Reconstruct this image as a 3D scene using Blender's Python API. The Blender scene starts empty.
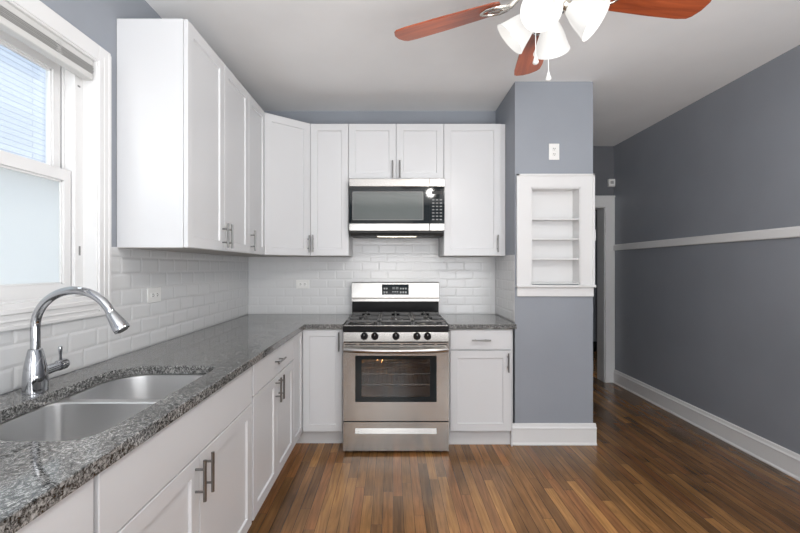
import bpy, bmesh, math, random
from mathutils import Vector, Matrix
random.seed(7)
PI = math.pi
C = bpy.context.scene.collection

# ------------------------------------------------------------------ camera
cam_data = bpy.data.cameras.new('camera')
cam = bpy.data.objects.new('camera', cam_data); C.objects.link(cam)
cam.location = (0, 0, 1.34); cam.rotation_euler = (PI/2, 0, 0)
cam_data.sensor_width = 36; cam_data.lens = 18; cam_data.shift_x = 0.00875; cam_data.shift_y = 0.0006
cam_data.clip_start = 0.02
bpy.context.scene.camera = cam

# ------------------------------------------------------------------ world, lights, exposure
vs = bpy.context.scene.view_settings
vs.view_transform = 'Standard'; vs.look = 'None'; vs.gamma = 1; vs.use_curve_mapping = False
vs.exposure = -0.07
world = bpy.data.worlds.new('sky'); bpy.context.scene.world = world; world.use_nodes = True
bg = world.node_tree.nodes['Background']
bg.inputs[0].default_value = (0.95, 0.975, 1.0, 1); bg.inputs[1].default_value = 4.7

def area(name, loc, rot, sx, sy, power, col=(1, 1, 1), portal=False):
    l = bpy.data.lights.new(name, 'AREA'); l.shape = 'RECTANGLE'; l.size = sx; l.size_y = sy
    l.energy = power; l.color = col
    if portal: l.cycles.is_portal = True
    o = bpy.data.objects.new(name, l); C.objects.link(o); o.location = loc; o.rotation_euler = rot
    return o
# fill lights added at the two window openings of the unseen rear wall
area('rear_fill_a', (-0.25, -2.66, 1.55), (PI/2, 0, 0), 1.2, 1.5, 20, (1, 1, 1))
area('rear_fill_b', (1.55, -2.66, 1.55), (PI/2, 0, 0), 1.2, 1.5, 20, (1, 1, 1))
# fill light added behind the camera, aimed up to brighten the ceiling
area('ceiling_bounce_fill', (0.6, -1.15, .75), (PI, 0, 0), 2.4, 2.2, 190, (1, 1, 1))

# ------------------------------------------------------------------ materials
def new_mat(name):
    m = bpy.data.materials.new(name); m.use_nodes = True
    return m, m.node_tree.nodes, m.node_tree.links, m.node_tree.nodes['Principled BSDF']
def lin(r, g, b):
    f = lambda c: (c/255)/12.92 if c/255 <= .04045 else ((c/255+.055)/1.055)**2.4
    return (f(r), f(g), f(b), 1)
def basic(name, col, rough=.5, metal=0, bump=0, bscale=60, spec=.5, var=0.0, vscale=3, coat=0, stretch=None, rvar=0.0):
    m, n, l, p = new_mat(name)
    p.inputs['Base Color'].default_value = col; p.inputs['Roughness'].default_value = rough
    p.inputs['Metallic'].default_value = metal; p.inputs['Specular IOR Level'].default_value = spec
    p.inputs['Coat Weight'].default_value = coat; p.inputs['Coat Roughness'].default_value = .05
    tc = n.new('ShaderNodeTexCoord'); mp = n.new('ShaderNodeMapping'); l.new(tc.outputs['Object'], mp.inputs[0])
    if stretch: mp.inputs['Scale'].default_value = stretch
    if bump:
        nz = n.new('ShaderNodeTexNoise'); nz.inputs['Scale'].default_value = bscale; nz.inputs['Detail'].default_value = 4
        l.new(mp.outputs[0], nz.inputs['Vector'])
        b = n.new('ShaderNodeBump'); b.inputs['Strength'].default_value = bump; b.inputs['Distance'].default_value = .002
        l.new(nz.outputs[0], b.inputs['Height']); l.new(b.outputs[0], p.inputs['Normal'])
    nz2 = n.new('ShaderNodeTexNoise'); nz2.inputs['Scale'].default_value = vscale; nz2.inputs['Detail'].default_value = 5
    l.new(mp.outputs[0], nz2.inputs['Vector'])
    if var:
        mr = n.new('ShaderNodeMapRange'); mr.inputs[3].default_value = 1-var; mr.inputs[4].default_value = 1+var
        mr.inputs[1].default_value = .3; mr.inputs[2].default_value = .7
        l.new(nz2.outputs[0], mr.inputs[0])
        mx = n.new('ShaderNodeVectorMath'); mx.operation = 'SCALE'; mx.inputs[0].default_value = col[:3]
        l.new(mr.outputs[0], mx.inputs['Scale']); l.new(mx.outputs[0], p.inputs['Base Color'])
    if rvar:
        mr = n.new('ShaderNodeMapRange'); mr.inputs[3].default_value = rough-rvar; mr.inputs[4].default_value = rough+rvar
        mr.inputs[1].default_value = .3; mr.inputs[2].default_value = .7
        l.new(nz2.outputs[0], mr.inputs[0]); l.new(mr.outputs[0], p.inputs['Roughness'])
    return m

M = {}
M['wall'] = basic('blue grey wall paint', lin(145, 150, 158), .55, bump=.12, bscale=90, var=.03)
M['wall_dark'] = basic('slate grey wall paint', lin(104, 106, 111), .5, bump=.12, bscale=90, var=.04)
M['wall_right'] = basic('blue grey wall paint, shaded copy', lin(136, 140, 147), .45, bump=.12, bscale=90, var=.04)  # same paint as the other walls, darkened for the weaker light there
M['ceiling'] = basic('ceiling paint', lin(236, 236, 236), .8, bump=.1, bscale=40, var=.02)
M['cab'] = basic('white cabinet paint', lin(212, 213, 215), .32, var=.008)
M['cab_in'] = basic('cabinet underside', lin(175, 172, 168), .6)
M['trim'] = basic('white gloss trim', lin(220, 220, 220), .3, bump=.06, bscale=30)
M['tile'] = basic('white ceramic tile', lin(216, 217, 218), .2, bump=.03, bscale=12)
M['grout'] = basic('grout', lin(212, 212, 212), .8, bump=.2)
M['steel'] = basic('brushed stainless steel', (.42, .408, .39, 1), .24, 1)
M['sinksteel'] = basic('sink stainless steel', (.74, .74, .74, 1), .33, 1, rvar=.03, vscale=3)
M['chrome'] = basic('polished chrome', (.46, .47, .49, 1), .06, 1)
M['nickel'] = basic('brushed nickel', (.24, .24, .235, 1), .28, 1)
M['silver'] = basic('silver fan metal', (.75, .72, .67, 1), .2, 1)
M['black'] = basic('black enamel', (.008, .008, .009, 1), .22, spec=.22)
M['blackmatte'] = basic('cast iron', (.10, .10, .10, 1), .3, bump=.1, bscale=200)
M['blackglass'] = basic('black glass', (.006, .010, .012, 1), .05, spec=.3)
M['mwglass'] = basic('microwave window screen', (.12, .135, .13, 1), .08, bump=.0)
M['darkgrey'] = basic('dark grey plastic', (.03, .03, .03, 1), .5)
M['greyprint'] = basic('grey printed marks', (.45, .47, .48, 1), .5)
M['plastic'] = basic('white plastic', lin(232, 232, 230), .35)
M['slot'] = basic('dark slot', (.03, .03, .03, 1), .6)
M['greyplastic'] = basic('grey plastic', lin(120, 120, 120), .4)
M['blind'] = basic('white blind vinyl', lin(200, 200, 198), .45)
M['slatgrey'] = basic('grey slat vinyl', lin(165, 165, 163), .5)
M['ovenin'] = basic('oven enamel', (.11, .10, .10, 1), .35, var=.2)
M['cooktop'] = basic('stainless cooktop', (.42, .42, .42, 1), .28, 1)
M['toe'] = basic('toe kick board', lin(205, 205, 206), .5)
M['outground'] = basic('outdoor concrete', lin(150, 150, 148), .9, bump=.3)
M['brickwin'] = basic('dark outdoor frame', lin(80, 84, 90), .5)

def floor_mat():
    m, n, l, p = new_mat('oak strip floor')
    tc = n.new('ShaderNodeTexCoord'); sp = n.new('ShaderNodeSeparateXYZ'); l.new(tc.outputs['Object'], sp.inputs[0])
    def math_(op, a, b=None, c=None):
        q = n.new('ShaderNodeMath'); q.operation = op
        for i, v in enumerate((a, b, c)):
            if v is None: continue
            if isinstance(v, (int, float)): q.inputs[i].default_value = v
            else: l.new(v, q.inputs[i])
        return q.outputs[0]
    W, L = .057, .85
    xs = math_('DIVIDE', sp.outputs[0], W); ix = math_('FLOOR', xs); fx = math_('FRACT', xs)
    wn = n.new('ShaderNodeTexWhiteNoise'); wn.noise_dimensions = '1D'; l.new(ix, wn.inputs['W'])
    ys = math_('ADD', math_('DIVIDE', sp.outputs[1], L), math_('MULTIPLY', wn.outputs[0], 7.3))
    iy = math_('FLOOR', ys); fy = math_('FRACT', ys)
    cb = n.new('ShaderNodeCombineXYZ'); l.new(ix, cb.inputs[0]); l.new(iy, cb.inputs[1])
    wn2 = n.new('ShaderNodeTexWhiteNoise'); wn2.noise_dimensions = '2D'; l.new(cb.outputs[0], wn2.inputs['Vector'])
    ramp = n.new('ShaderNodeValToRGB'); e = ramp.color_ramp.elements
    e[0].position = 0; e[0].color = lin(108, 78, 49); e[1].position = 1; e[1].color = lin(176, 128, 76)
    for pos, c in ((.15, lin(124, 89, 55)), (.4, lin(136, 98, 60)), (.6, lin(144, 98, 60)), (.8, lin(154, 112, 67))):
        a = e.new(pos); a.color = c
    l.new(wn2.outputs[0], ramp.inputs[0])
    # grain, shifted per board
    mp = n.new('ShaderNodeMapping'); mp.inputs['Scale'].default_value = (38, 2.6, 1)
    off = n.new('ShaderNodeVectorMath'); off.operation = 'ADD'; l.new(tc.outputs['Object'], off.inputs[0]); l.new(wn2.outputs[1], off.inputs[1])
    l.new(off.outputs[0], mp.inputs[0])
    g = n.new('ShaderNodeTexNoise'); g.inputs['Scale'].default_value = 1.0; g.inputs['Detail'].default_value = 6; g.inputs['Distortion'].default_value = 1.6
    l.new(mp.outputs[0], g.inputs['Vector'])
    gr = n.new('ShaderNodeMapRange'); gr.inputs[1].default_value = .3; gr.inputs[2].default_value = .7
    gr.inputs[3].default_value = .62; gr.inputs[4].default_value = 1.22; l.new(g.outputs[0], gr.inputs[0])
    # worn and stained patches
    st = n.new('ShaderNodeTexNoise'); st.inputs['Scale'].default_value = 1.5; st.inputs['Detail'].default_value = 5
    smp = n.new('ShaderNodeMapping'); smp.inputs['Scale'].default_value = (1.6, .8, 1); smp.inputs['Location'].default_value = (.35, 1.2, 0)
    l.new(tc.outputs['Object'], smp.inputs[0]); l.new(smp.outputs[0], st.inputs['Vector'])
    sr = n.new('ShaderNodeMapRange'); sr.inputs[1].default_value = .35; sr.inputs[2].default_value = .62
    sr.inputs[3].default_value = .68; sr.inputs[4].default_value = 1.3; l.new(st.outputs[0], sr.inputs[0])
    # the boards towards the hall side get darker
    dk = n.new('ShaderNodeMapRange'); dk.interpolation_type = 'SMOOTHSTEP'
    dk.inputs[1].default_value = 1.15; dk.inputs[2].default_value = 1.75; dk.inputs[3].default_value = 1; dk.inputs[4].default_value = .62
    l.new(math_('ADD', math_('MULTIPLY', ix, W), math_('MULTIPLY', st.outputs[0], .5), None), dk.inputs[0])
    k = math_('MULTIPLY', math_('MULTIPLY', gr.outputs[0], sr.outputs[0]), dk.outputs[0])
    ex = math_('LESS_THAN', math_('MINIMUM', fx, math_('SUBTRACT', 1, fx)), .028)
    ey = math_('LESS_THAN', fy, .0022)
    gap = math_('SUBTRACT', 1, math_('MULTIPLY', math_('MAXIMUM', ex, ey), .7))
    k2 = math_('MULTIPLY', k, gap)
    sc = n.new('ShaderNodeVectorMath'); sc.operation = 'SCALE'; l.new(ramp.outputs[0], sc.inputs[0]); l.new(k2, sc.inputs['Scale'])
    l.new(sc.outputs[0], p.inputs['Base Color'])
    rr_ = n.new('ShaderNodeMapRange'); rr_.inputs[3].default_value = .16; rr_.inputs[4].default_value = .32; l.new(st.outputs[0], rr_.inputs[0])
    l.new(rr_.outputs[0], p.inputs['Roughness'])
    b = n.new('ShaderNodeBump'); b.inputs['Strength'].default_value = .25; b.inputs['Distance'].default_value = .001
    l.new(math_('ADD', gap, math_('MULTIPLY', g.outputs[0], .3)), b.inputs['Height']); l.new(b.outputs[0], p.inputs['Normal'])
    return m
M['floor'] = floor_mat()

def granite_mat():
    m, n, l, p = new_mat('speckled grey granite')
    tc = n.new('ShaderNodeTexCoord'); mp = n.new('ShaderNodeMapping'); mp.inputs['Scale'].default_value = (1.35, 1, 1); mp.inputs['Rotation'].default_value = (0, 0, .3)
    l.new(tc.outputs['Object'], mp.inputs[0])
    a = n.new('ShaderNodeTexNoise'); a.inputs['Scale'].default_value = 115; a.inputs['Detail'].default_value = 5; a.inputs['Roughness'].default_value = .7; a.inputs['Distortion'].default_value = .8
    l.new(mp.outputs[0], a.inputs['Vector'])
    r = n.new('ShaderNodeValToRGB'); e = r.color_ramp.elements
    e[0].position = .36; e[0].color = lin(26, 27, 26); e[1].position = .70; e[1].color = lin(190, 190, 188)
    for pos, c in ((.44, lin(62, 63, 62)), (.50, lin(104, 104, 103)), (.57, lin(142, 142, 140))):
        q = e.new(pos); q.color = c
    l.new(a.outputs[0], r.inputs[0])
    v = n.new('ShaderNodeTexNoise'); v.inputs['Scale'].default_value = 9; v.inputs['Detail'].default_value = 3; l.new(mp.outputs[0], v.inputs['Vector'])
    mr = n.new('ShaderNodeMapRange'); mr.inputs[1].default_value = .3; mr.inputs[2].default_value = .7; mr.inputs[3].default_value = .72; mr.inputs[4].default_value = 1.2
    l.new(v.outputs[0], mr.inputs[0])
    sc = n.new('ShaderNodeVectorMath'); sc.operation = 'SCALE'; l.new(r.outputs[0], sc.inputs[0]); l.new(mr.outputs[0], sc.inputs['Scale'])
    l.new(sc.outputs[0], p.inputs['Base Color'])
    p.inputs['Roughness'].default_value = .06; p.inputs['IOR'].default_value = 1.75
    return m
M['granite'] = granite_mat()

def wood_blade():
    m, n, l, p = new_mat('cherry fan blade')
    tc = n.new('ShaderNodeTexCoord'); mp = n.new('ShaderNodeMapping'); mp.inputs['Scale'].default_value = (3, 40, 40)
    l.new(tc.outputs['Object'], mp.inputs[0])
    g = n.new('ShaderNodeTexNoise'); g.inputs['Scale'].default_value = 1; g.inputs['Detail'].default_value = 5; g.inputs['Distortion'].default_value = 1
    l.new(mp.outputs[0], g.inputs['Vector'])
    r = n.new('ShaderNodeValToRGB'); e = r.color_ramp.elements
    e[0].position = .3; e[0].color = lin(122, 54, 30); e[1].position = .7; e[1].color = lin(165, 82, 46)
    l.new(g.outputs[0], r.inputs[0]); l.new(r.outputs[0], p.inputs['Base Color']); p.inputs['Roughness'].default_value = .3
    return m
M['blade'] = wood_blade()

def glass_clear(name, tint=(.95, .97, .97, 1), gloss=.1, rough=.02):
    m, n, l, p = new_mat(name); n.remove(p)
    t = n.new('ShaderNodeBsdfTransparent'); t.inputs[0].default_value = tint
    g = n.new('ShaderNodeBsdfGlossy'); g.inputs['Roughness'].default_value = rough
    lw = n.new('ShaderNodeLayerWeight'); lw.inputs[0].default_value = .35
    fr = n.new('ShaderNodeMath'); fr.operation = 'MULTIPLY_ADD'; fr.inputs[1].default_value = .5; fr.inputs[2].default_value = .04
    l.new(lw.outputs['Facing'], fr.inputs[0])
    mx = n.new('ShaderNodeMixShader'); l.new(fr.outputs[0], mx.inputs[0]); l.new(t.outputs[0], mx.inputs[1]); l.new(g.outputs[0], mx.inputs[2])
    l.new(mx.outputs[0], n['Material Output'].inputs[0])
    return m
M['glass'] = glass_clear('clear window glass')
M['ovenglass'] = glass_clear('dark oven glass', (.62, .62, .62, 1))
def frosted():
    m, n, l, p = new_mat('frosted window glass'); n.remove(p)
    t = n.new('ShaderNodeBsdfTranslucent'); t.inputs[0].default_value = (.88, .90, .89, 1)
    d = n.new('ShaderNodeBsdfDiffuse'); d.inputs[0].default_value = (.86, .88, .87, 1)
    mx = n.new('ShaderNodeMixShader'); mx.inputs[0].default_value = .2
    g = n.new('ShaderNodeBsdfGlossy'); g.inputs['Roughness'].default_value = .2
    mx2 = n.new('ShaderNodeMixShader'); mx2.inputs[0].default_value = .05
    l.new(t.outputs[0], mx.inputs[1]); l.new(d.outputs[0], mx.inputs[2]); l.new(mx.outputs[0], mx2.inputs[1]); l.new(g.outputs[0], mx2.inputs[2])
    l.new(mx2.outputs[0], n['Material Output'].inputs[0])
    return m
M['frosted'] = frosted()
def lamp_glass():
    m, n, l, p = new_mat('lit opal glass')
    p.inputs['Base Color'].default_value = (.42, .42, .41, 1); p.inputs['Roughness'].default_value = .25
    p.inputs['Emission Color'].default_value = (1, .98, .95, 1); p.inputs['Emission Strength'].default_value = .5
    return m
M['lampglass'] = lamp_glass()
def emit(name, col, s):
    m, n, l, p = new_mat(name)
    p.inputs['Base Color'].default_value = (.8, .8, .8, 1); p.inputs['Emission Color'].default_value = col; p.inputs['Emission Strength'].default_value = s
    return m
M['bulb'] = emit('lit bulb', (1, .97, .92, 1), 2.0)
M['hoodlamp'] = emit('hood lamp lens', (1, .85, .6, 1), .8)
def brick_out():
    m, n, l, p = new_mat('pale painted siding')
    tc = n.new('ShaderNodeTexCoord'); sp = n.new('ShaderNodeSeparateXYZ'); l.new(tc.outputs['Object'], sp.inputs[0])
    cb = n.new('ShaderNodeCombineXYZ'); l.new(sp.outputs[1], cb.inputs[0]); l.new(sp.outputs[2], cb.inputs[1])
    b = n.new('ShaderNodeTexBrick'); l.new(cb.outputs[0], b.inputs['Vector'])
    b.inputs['Color1'].default_value = lin(150, 158, 172); b.inputs['Color2'].default_value = lin(140, 149, 164); b.inputs['Mortar'].default_value = lin(104, 110, 122)
    b.inputs['Scale'].default_value = 1; b.inputs['Brick Width'].default_value = 3.7; b.inputs['Row Height'].default_value = .075; b.inputs['Mortar Size'].default_value = .005
    l.new(b.outputs[0], p.inputs['Base Color']); p.inputs['Roughness'].default_value = .9
    return m
M['siding'] = brick_out()

# ------------------------------------------------------------------ mesh helpers
def bx(bm, x0, x1, y0, y1, z0, z1, bev=0, seg=2):
    x0, x1 = sorted((x0, x1)); y0, y1 = sorted((y0, y1)); z0, z1 = sorted((z0, z1))
    r = bmesh.ops.create_cube(bm, size=1)
    for v in r['verts']:
        v.co = Vector((x0+(v.co.x+.5)*(x1-x0), y0+(v.co.y+.5)*(y1-y0), z0+(v.co.z+.5)*(z1-z0)))
    if bev:
        es = list({e for v in r['verts'] for e in v.link_edges})
        bmesh.ops.bevel(bm, geom=es, offset=bev, segments=seg, affect='EDGES', profile=.5)
def tube(bm, pts, rads, n=16, caps=True):
    pts = [Vector(p) for p in pts]
    if not isinstance(rads, (list, tuple)): rads = [rads]*len(pts)
    rings = []; up = None
    for i, p in enumerate(pts):
        t = (pts[min(i+1, len(pts)-1)]-pts[max(i-1, 0)]).normalized()
        if up is None:
            up = Vector((0, 0, 1)) if abs(t.z) < .9 else Vector((0, 1, 0))
        a = (up-t*up.dot(t)).normalized(); b = t.cross(a); up = a
        rings.append([bm.verts.new(p+(a*math.cos(2*PI*k/n)+b*math.sin(2*PI*k/n))*rads[i]) for k in range(n)])
    for r0, r1 in zip(rings, rings[1:]):
        for k in range(n):
            bm.faces.new((r0[k], r0[(k+1) % n], r1[(k+1) % n], r1[k]))
    if caps: bm.faces.new(rings[0][::-1]); bm.faces.new(rings[-1])
def lathe(bm, prof, n=32, mat=None, caps=True):
    mat = mat or Matrix.Identity(4); rings = []
    for r, z in prof:
        rings.append([bm.verts.new(mat @ Vector((r*math.cos(2*PI*k/n), r*math.sin(2*PI*k/n), z))) for k in range(n)])
    for r0, r1 in zip(rings, rings[1:]):
        for k in range(n):
            bm.faces.new((r0[k], r0[(k+1) % n], r1[(k+1) % n], r1[k]))
    if caps: bm.faces.new(rings[0][::-1]); bm.faces.new(rings[-1])
def prism(bm, poly, z0, z1):
    a = [bm.verts.new((x, y, z0)) for x, y in poly]; b = [bm.verts.new((x, y, z1)) for x, y in poly]
    bm.faces.new(a[::-1]); bm.faces.new(b); n = len(poly)
    for k in range(n): bm.faces.new((a[k], a[(k+1) % n], b[(k+1) % n], b[k]))
def extrude_x(bm, prof, x0, x1):            # profile in (y, z)
    a = [bm.verts.new((x0, y, z)) for y, z in prof]; b = [bm.verts.new((x1, y, z)) for y, z in prof]
    bm.faces.new(a); bm.faces.new(b[::-1]); n = len(prof)
    for k in range(n): bm.faces.new((a[k], b[k], b[(k+1) % n], a[(k+1) % n]))
def rrect(x0, x1, y0, y1, r, n=8):          # r: one radius, or four (x0y0, x1y0, x1y1, x0y1)
    if not isinstance(r, (tuple, list)): r = (r,)*4
    pts = []
    for (cx, cy, sx, sy, a0), q in zip(((x0, y0, 1, 1, PI), (x1, y0, -1, 1, 1.5*PI), (x1, y1, -1, -1, 0), (x0, y1, 1, -1, .5*PI)), r):
        for k in range(n+1):
            a = a0+k/n*PI/2
            pts.append((cx+sx*q+q*math.cos(a), cy+sy*q+q*math.sin(a)))
    return pts
def slab(bm, outer, holes, z0, z1):
    loops = []
    es = []
    for lp in [outer]+holes:
        vs_ = [bm.verts.new((x, y, z1)) for x, y in lp]; loops.append(vs_)
        es += [bm.edges.new((vs_[k], vs_[(k+1) % len(vs_)])) for k in range(len(vs_))]
    r = bmesh.ops.triangle_fill(bm, use_beauty=True, edges=es, normal=(0, 0, 1))
    fs = [f for f in r['geom'] if isinstance(f, bmesh.types.BMFace)]
    if z0 is not None:
        ex = bmesh.ops.extrude_face_region(bm, geom=fs)
        for v in ex['geom']:
            if isinstance(v, bmesh.types.BMVert): v.co.z = z0
def obj(name, bm, m, parent=None, smooth=False, loc=None, rot=None, bevmod=0):
    bmesh.ops.recalc_face_normals(bm, faces=bm.faces[:])
    me = bpy.data.meshes.new(name); bm.to_mesh(me); bm.free()
    if smooth:
        for p in me.polygons: p.use_smooth = True
        me.set_sharp_from_angle(angle=math.radians(40))
    me.materials.append(M[m] if isinstance(m, str) else m)
    o = bpy.data.objects.new(name, me); C.objects.link(o)
    if parent: o.parent = parent
    if loc: o.location = loc
    if rot: o.rotation_euler = rot
    if bevmod:
        b = o.modifiers.new('bevel', 'BEVEL'); b.width = bevmod; b.segments = 2; b.limit_method = 'ANGLE'; b.angle_limit = math.radians(50)
    return o
def box(name, m, parent, *a, bev=0, **k):
    bm = bmesh.new(); bx(bm, *a, bev=bev); return obj(name, bm, m, parent, **k)
def thing(name, label, cat, loc=(0, 0, 0), rotz=0, group=None):
    o = bpy.data.objects.new(name, None); C.objects.link(o); o.empty_display_size = .05
    o.location = loc; o.rotation_euler = (0, 0, rotz); return tag(o, label, cat, group)
def tag(o, label, cat, group=None):
    o['label'] = label; o['category'] = cat
    if group: o['group'] = group
    return o
def struct(name, bm, m, parent=None, **k):
    o = obj(name, bm, m, parent, **k)
    if parent is None: o['kind'] = 'structure'
    return o

# ------------------------------------------------------------------ key dimensions (metres)
XL, XR, YB, YF, YR, H = -1.306, 2.57, 3.604, 4.65, -2.6, 2.745
COLX0, COLX1, COLY = .924, 1.515, 3.03
CT = .917                                   # countertop height
WY0, WY1, WZ0, WZ1 = .93, 1.753, 1.197, 2.243   # kitchen window opening

# ------------------------------------------------------------------ the setting
bm = bmesh.new(); bx(bm, XL-.2, 3.4, YR-.15, 6.6, -.06, 0); struct('floor', bm, 'floor')
bm = bmesh.new(); bx(bm, XL-.2, 3.4, YR-.15, 6.6, H, H+.1); struct('ceiling', bm, 'ceiling')
bm = bmesh.new()                            # left wall with the window opening
bx(bm, XL-.2, XL, YR, WY0, 0, H); bx(bm, XL-.2, XL, WY1, YB+.15, 0, H)
bx(bm, XL-.2, XL, WY0, WY1, 0, WZ0); bx(bm, XL-.2, XL, WY0, WY1, WZ1, H)
struct('wall_left', bm, 'wall')
bm = bmesh.new(); bx(bm, XL, COLX0, YB, YB+.15, 0, H); struct('wall_back', bm, 'wall')
bm = bmesh.new(); bx(bm, XR, XR+.15, YR, YF+.16, 0, H); struct('wall_right', bm, 'wall_right')
bm = bmesh.new()                            # the end wall of the passage with its doorway
DX0, DX1, DZ = 1.66, 2.465, 2.04
bx(bm, COLX1-.1, DX0, YF, YF+.15, 0, H); bx(bm, DX1, XR, YF, YF+.15, 0, H); bx(bm, DX0, DX1, YF, YF+.15, DZ, H)
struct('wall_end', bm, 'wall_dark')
# column (boxed chimney) with the niche opening
NX0, NX1, NZ0, NZ1, ND = 1.039, 1.411, 1.212, 1.938, .10
bm = bmesh.new()
bx(bm, COLX0, NX0, COLY, COLY+.2, 0, H); bx(bm, NX1, COLX1, COLY, COLY+.2, 0, H)
bx(bm, NX0, NX1, COLY, COLY+.2, 0, NZ0); bx(bm, NX0, NX1, COLY, COLY+.2, NZ1, H)
bx(bm, COLX0, COLX1, COLY+.2, YF+.15, 0, H)
struct('wall_chimney', bm, 'wall')
# unseen rear wall, with two windows added to carry the fill lights
bm = bmesh.new()
bx(bm, XL, -.85, YR-.15, YR, 0, H); bx(bm, .35, .95, YR-.15, YR, 0, H); bx(bm, 2.15, XR, YR-.15, YR, 0, H)
for a, b in ((-.85, .35), (.95, 2.15)): bx(bm, a, b, YR-.15, YR, 0, .8); bx(bm, a, b, YR-.15, YR, 2.3, H)
struct('wall_rear', bm, 'wall')
for i, (a, b) in enumerate(((-.85, .35), (.95, 2.15))):
    bm = bmesh.new()
    for u0, u1, z0, z1 in ((a-.09, a, .71, 2.39), (b, b+.09, .71, 2.39), (a, b, 2.3, 2.39), (a, b, .71, .8)): bx(bm, u0, u1, YR, YR+.02, z0, z1, .003)
    for u0, u1, z0, z1 in ((a, a+.04, .8, 2.3), (b-.04, b, .8, 2.3), (a, b, 2.26, 2.3), (a, b, .8, .85), (a, b, 1.53, 1.58)): bx(bm, u0, u1, YR-.05, YR-.01, z0, z1, .003)
    struct('window_%d' % (i+2), bm, 'trim')
# hall beyond the doorway
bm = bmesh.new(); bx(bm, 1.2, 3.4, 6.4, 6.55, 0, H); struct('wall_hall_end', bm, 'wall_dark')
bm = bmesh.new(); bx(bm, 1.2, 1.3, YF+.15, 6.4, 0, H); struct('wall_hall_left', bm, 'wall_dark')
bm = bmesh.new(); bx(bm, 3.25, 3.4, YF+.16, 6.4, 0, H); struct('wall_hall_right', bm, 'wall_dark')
bm = bmesh.new(); bx(bm, 1.3, 3.25, 6.38, 6.4, 0, .15, .004); struct('baseboard_hall', bm, 'black')
bm = bmesh.new()                            # door casing and jamb
bx(bm, DX1-.012, DX1, YF-.002, YF+.155, 0, DZ); bx(bm, DX0, DX0+.012, YF-.002, YF+.155, 0, DZ); bx(bm, DX0, DX1, YF-.002, YF+.155, DZ-.012, DZ)
bx(bm, DX1-.005, XR-.002, YF-.022, YF, 0, DZ+.12, .004); bx(bm, DX0-.1, DX0+.005, YF-.022, YF, 0, DZ+.12, .004)
bx(bm, DX0, DX1, YF-.022, YF, DZ-.005, DZ+.12, .004)
bx(bm, DX0-.1, XR-.002, YF-.032, YF, DZ+.105, DZ+.125, .003)
struct('door_1', bm, 'trim')

# baseboards: a tall board with a moulded cap and a shoe
def baseprof(h=.155, t=.018):
    return [(0, 0), (-t-.008, 0), (-t-.008, .008), (-t, .018), (-t, h*.74), (-t-.004, h*.76), (-t-.004, h*.80), (-t+.004, h*.86), (-t+.008, h*.97), (0, h)]
def extrude_path(bm, prof, p0, p1, nrm):    # prof (-offset, z) swept from p0 to p1; nrm points into the room
    p0, p1, nrm = Vector(p0), Vector(p1), Vector(nrm)
    a = [bm.verts.new(p0-nrm*y+Vector((0, 0, z))) for y, z in prof]; b = [bm.verts.new(p1-nrm*y+Vector((0, 0, z))) for y, z in prof]
    bm.faces.new(a); bm.faces.new(b[::-1]); n = len(prof)
    for k in range(n): bm.faces.new((a[k], b[k], b[(k+1) % n], a[(k+1) % n]))
bm = bmesh.new(); extrude_path(bm, baseprof(), (XR, YR, 0), (XR, YF-.022, 0), (-1, 0, 0)); struct('baseboard_right', bm, 'trim')
bm = bmesh.new(); extrude_path(bm, baseprof(.158), (.897, COLY, 0), (COLX1+.018, COLY, 0), (0, -1, 0))
extrude_path(bm, baseprof(.158), (COLX1, COLY-.005, 0), (COLX1, YF, 0), (1, 0, 0)); struct('baseboard_chimney', bm, 'trim')
bm = bmesh.new(); extrude_path(bm, baseprof(), (XL, YR, 0), (XL, .05, 0), (1, 0, 0)); struct('baseboard_left', bm, 'trim')
bm = bmesh.new(); extrude_path(bm, [(0, 1.53), (-.018, 1.53), (-.022, 1.536), (-.022, 1.585), (-.014, 1.598), (0, 1.598)], (XR, YR, 0), (XR, YF, 0), (-1, 0, 0))
struct('trim_1', bm, 'trim')

# kitchen window: casing, jamb, two sashes, panes
w1 = bpy.data.objects.new('window_1', None); C.objects.link(w1); w1['kind'] = 'structure'; w1.location = (XL, WY0, WZ0)
def wbox(bm, X0, X1, y0, y1, z0, z1, bev=.002): bx(bm, X0-XL, X1-XL, y0-WY0, y1-WY0, z0-WZ0, z1-WZ0, bev)
bm = bmesh.new(); cw = .074
for y0, y1, z0, z1 in ((WY1, WY1+cw, WZ0-.07, WZ1+cw-.004), (WY0-cw, WY0, WZ0-.07, WZ1+cw-.004), (WY0, WY1, WZ1, WZ1+cw-.004), (WY0, WY1, WZ0-.07, WZ0)):
    wbox(bm, XL, XL+.018, y0, y1, z0, z1, .003)
for (y0, y1) in ((WY1, WY1+.016), (WY1+.030, WY1+.037), (WY1+.058, WY1+cw)): wbox(bm, XL+.015, XL+.021, y0, y1, WZ0-.05, WZ1+(y0-WY1), .002)
wbox(bm, XL+.015, XL+.024, WY0, WY1, WZ0-.018, WZ0, .003); wbox(bm, XL+.015, XL+.022, WY0, WY1, WZ0-.044, WZ0-.036, .002); wbox(bm, XL+.015, XL+.024, WY0, WY1+.05, WZ0-.07, WZ0-.056, .002)
obj('window_casing', bm, 'trim', w1)
bm = bmesh.new(); fx = -1.354
wbox(bm, XL-.19, XL+.012, WY1-.006, WY1+.002, WZ0, WZ1); wbox(bm, XL-.19, XL+.012, WY0-.002, WY0+.006, WZ0, WZ1)
wbox(bm, XL-.19, XL+.012, WY0, WY1, WZ1-.006, WZ1+.002); wbox(bm, XL-.19, XL+.012, WY0, WY1, WZ0-.002, WZ0+.018)
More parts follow.
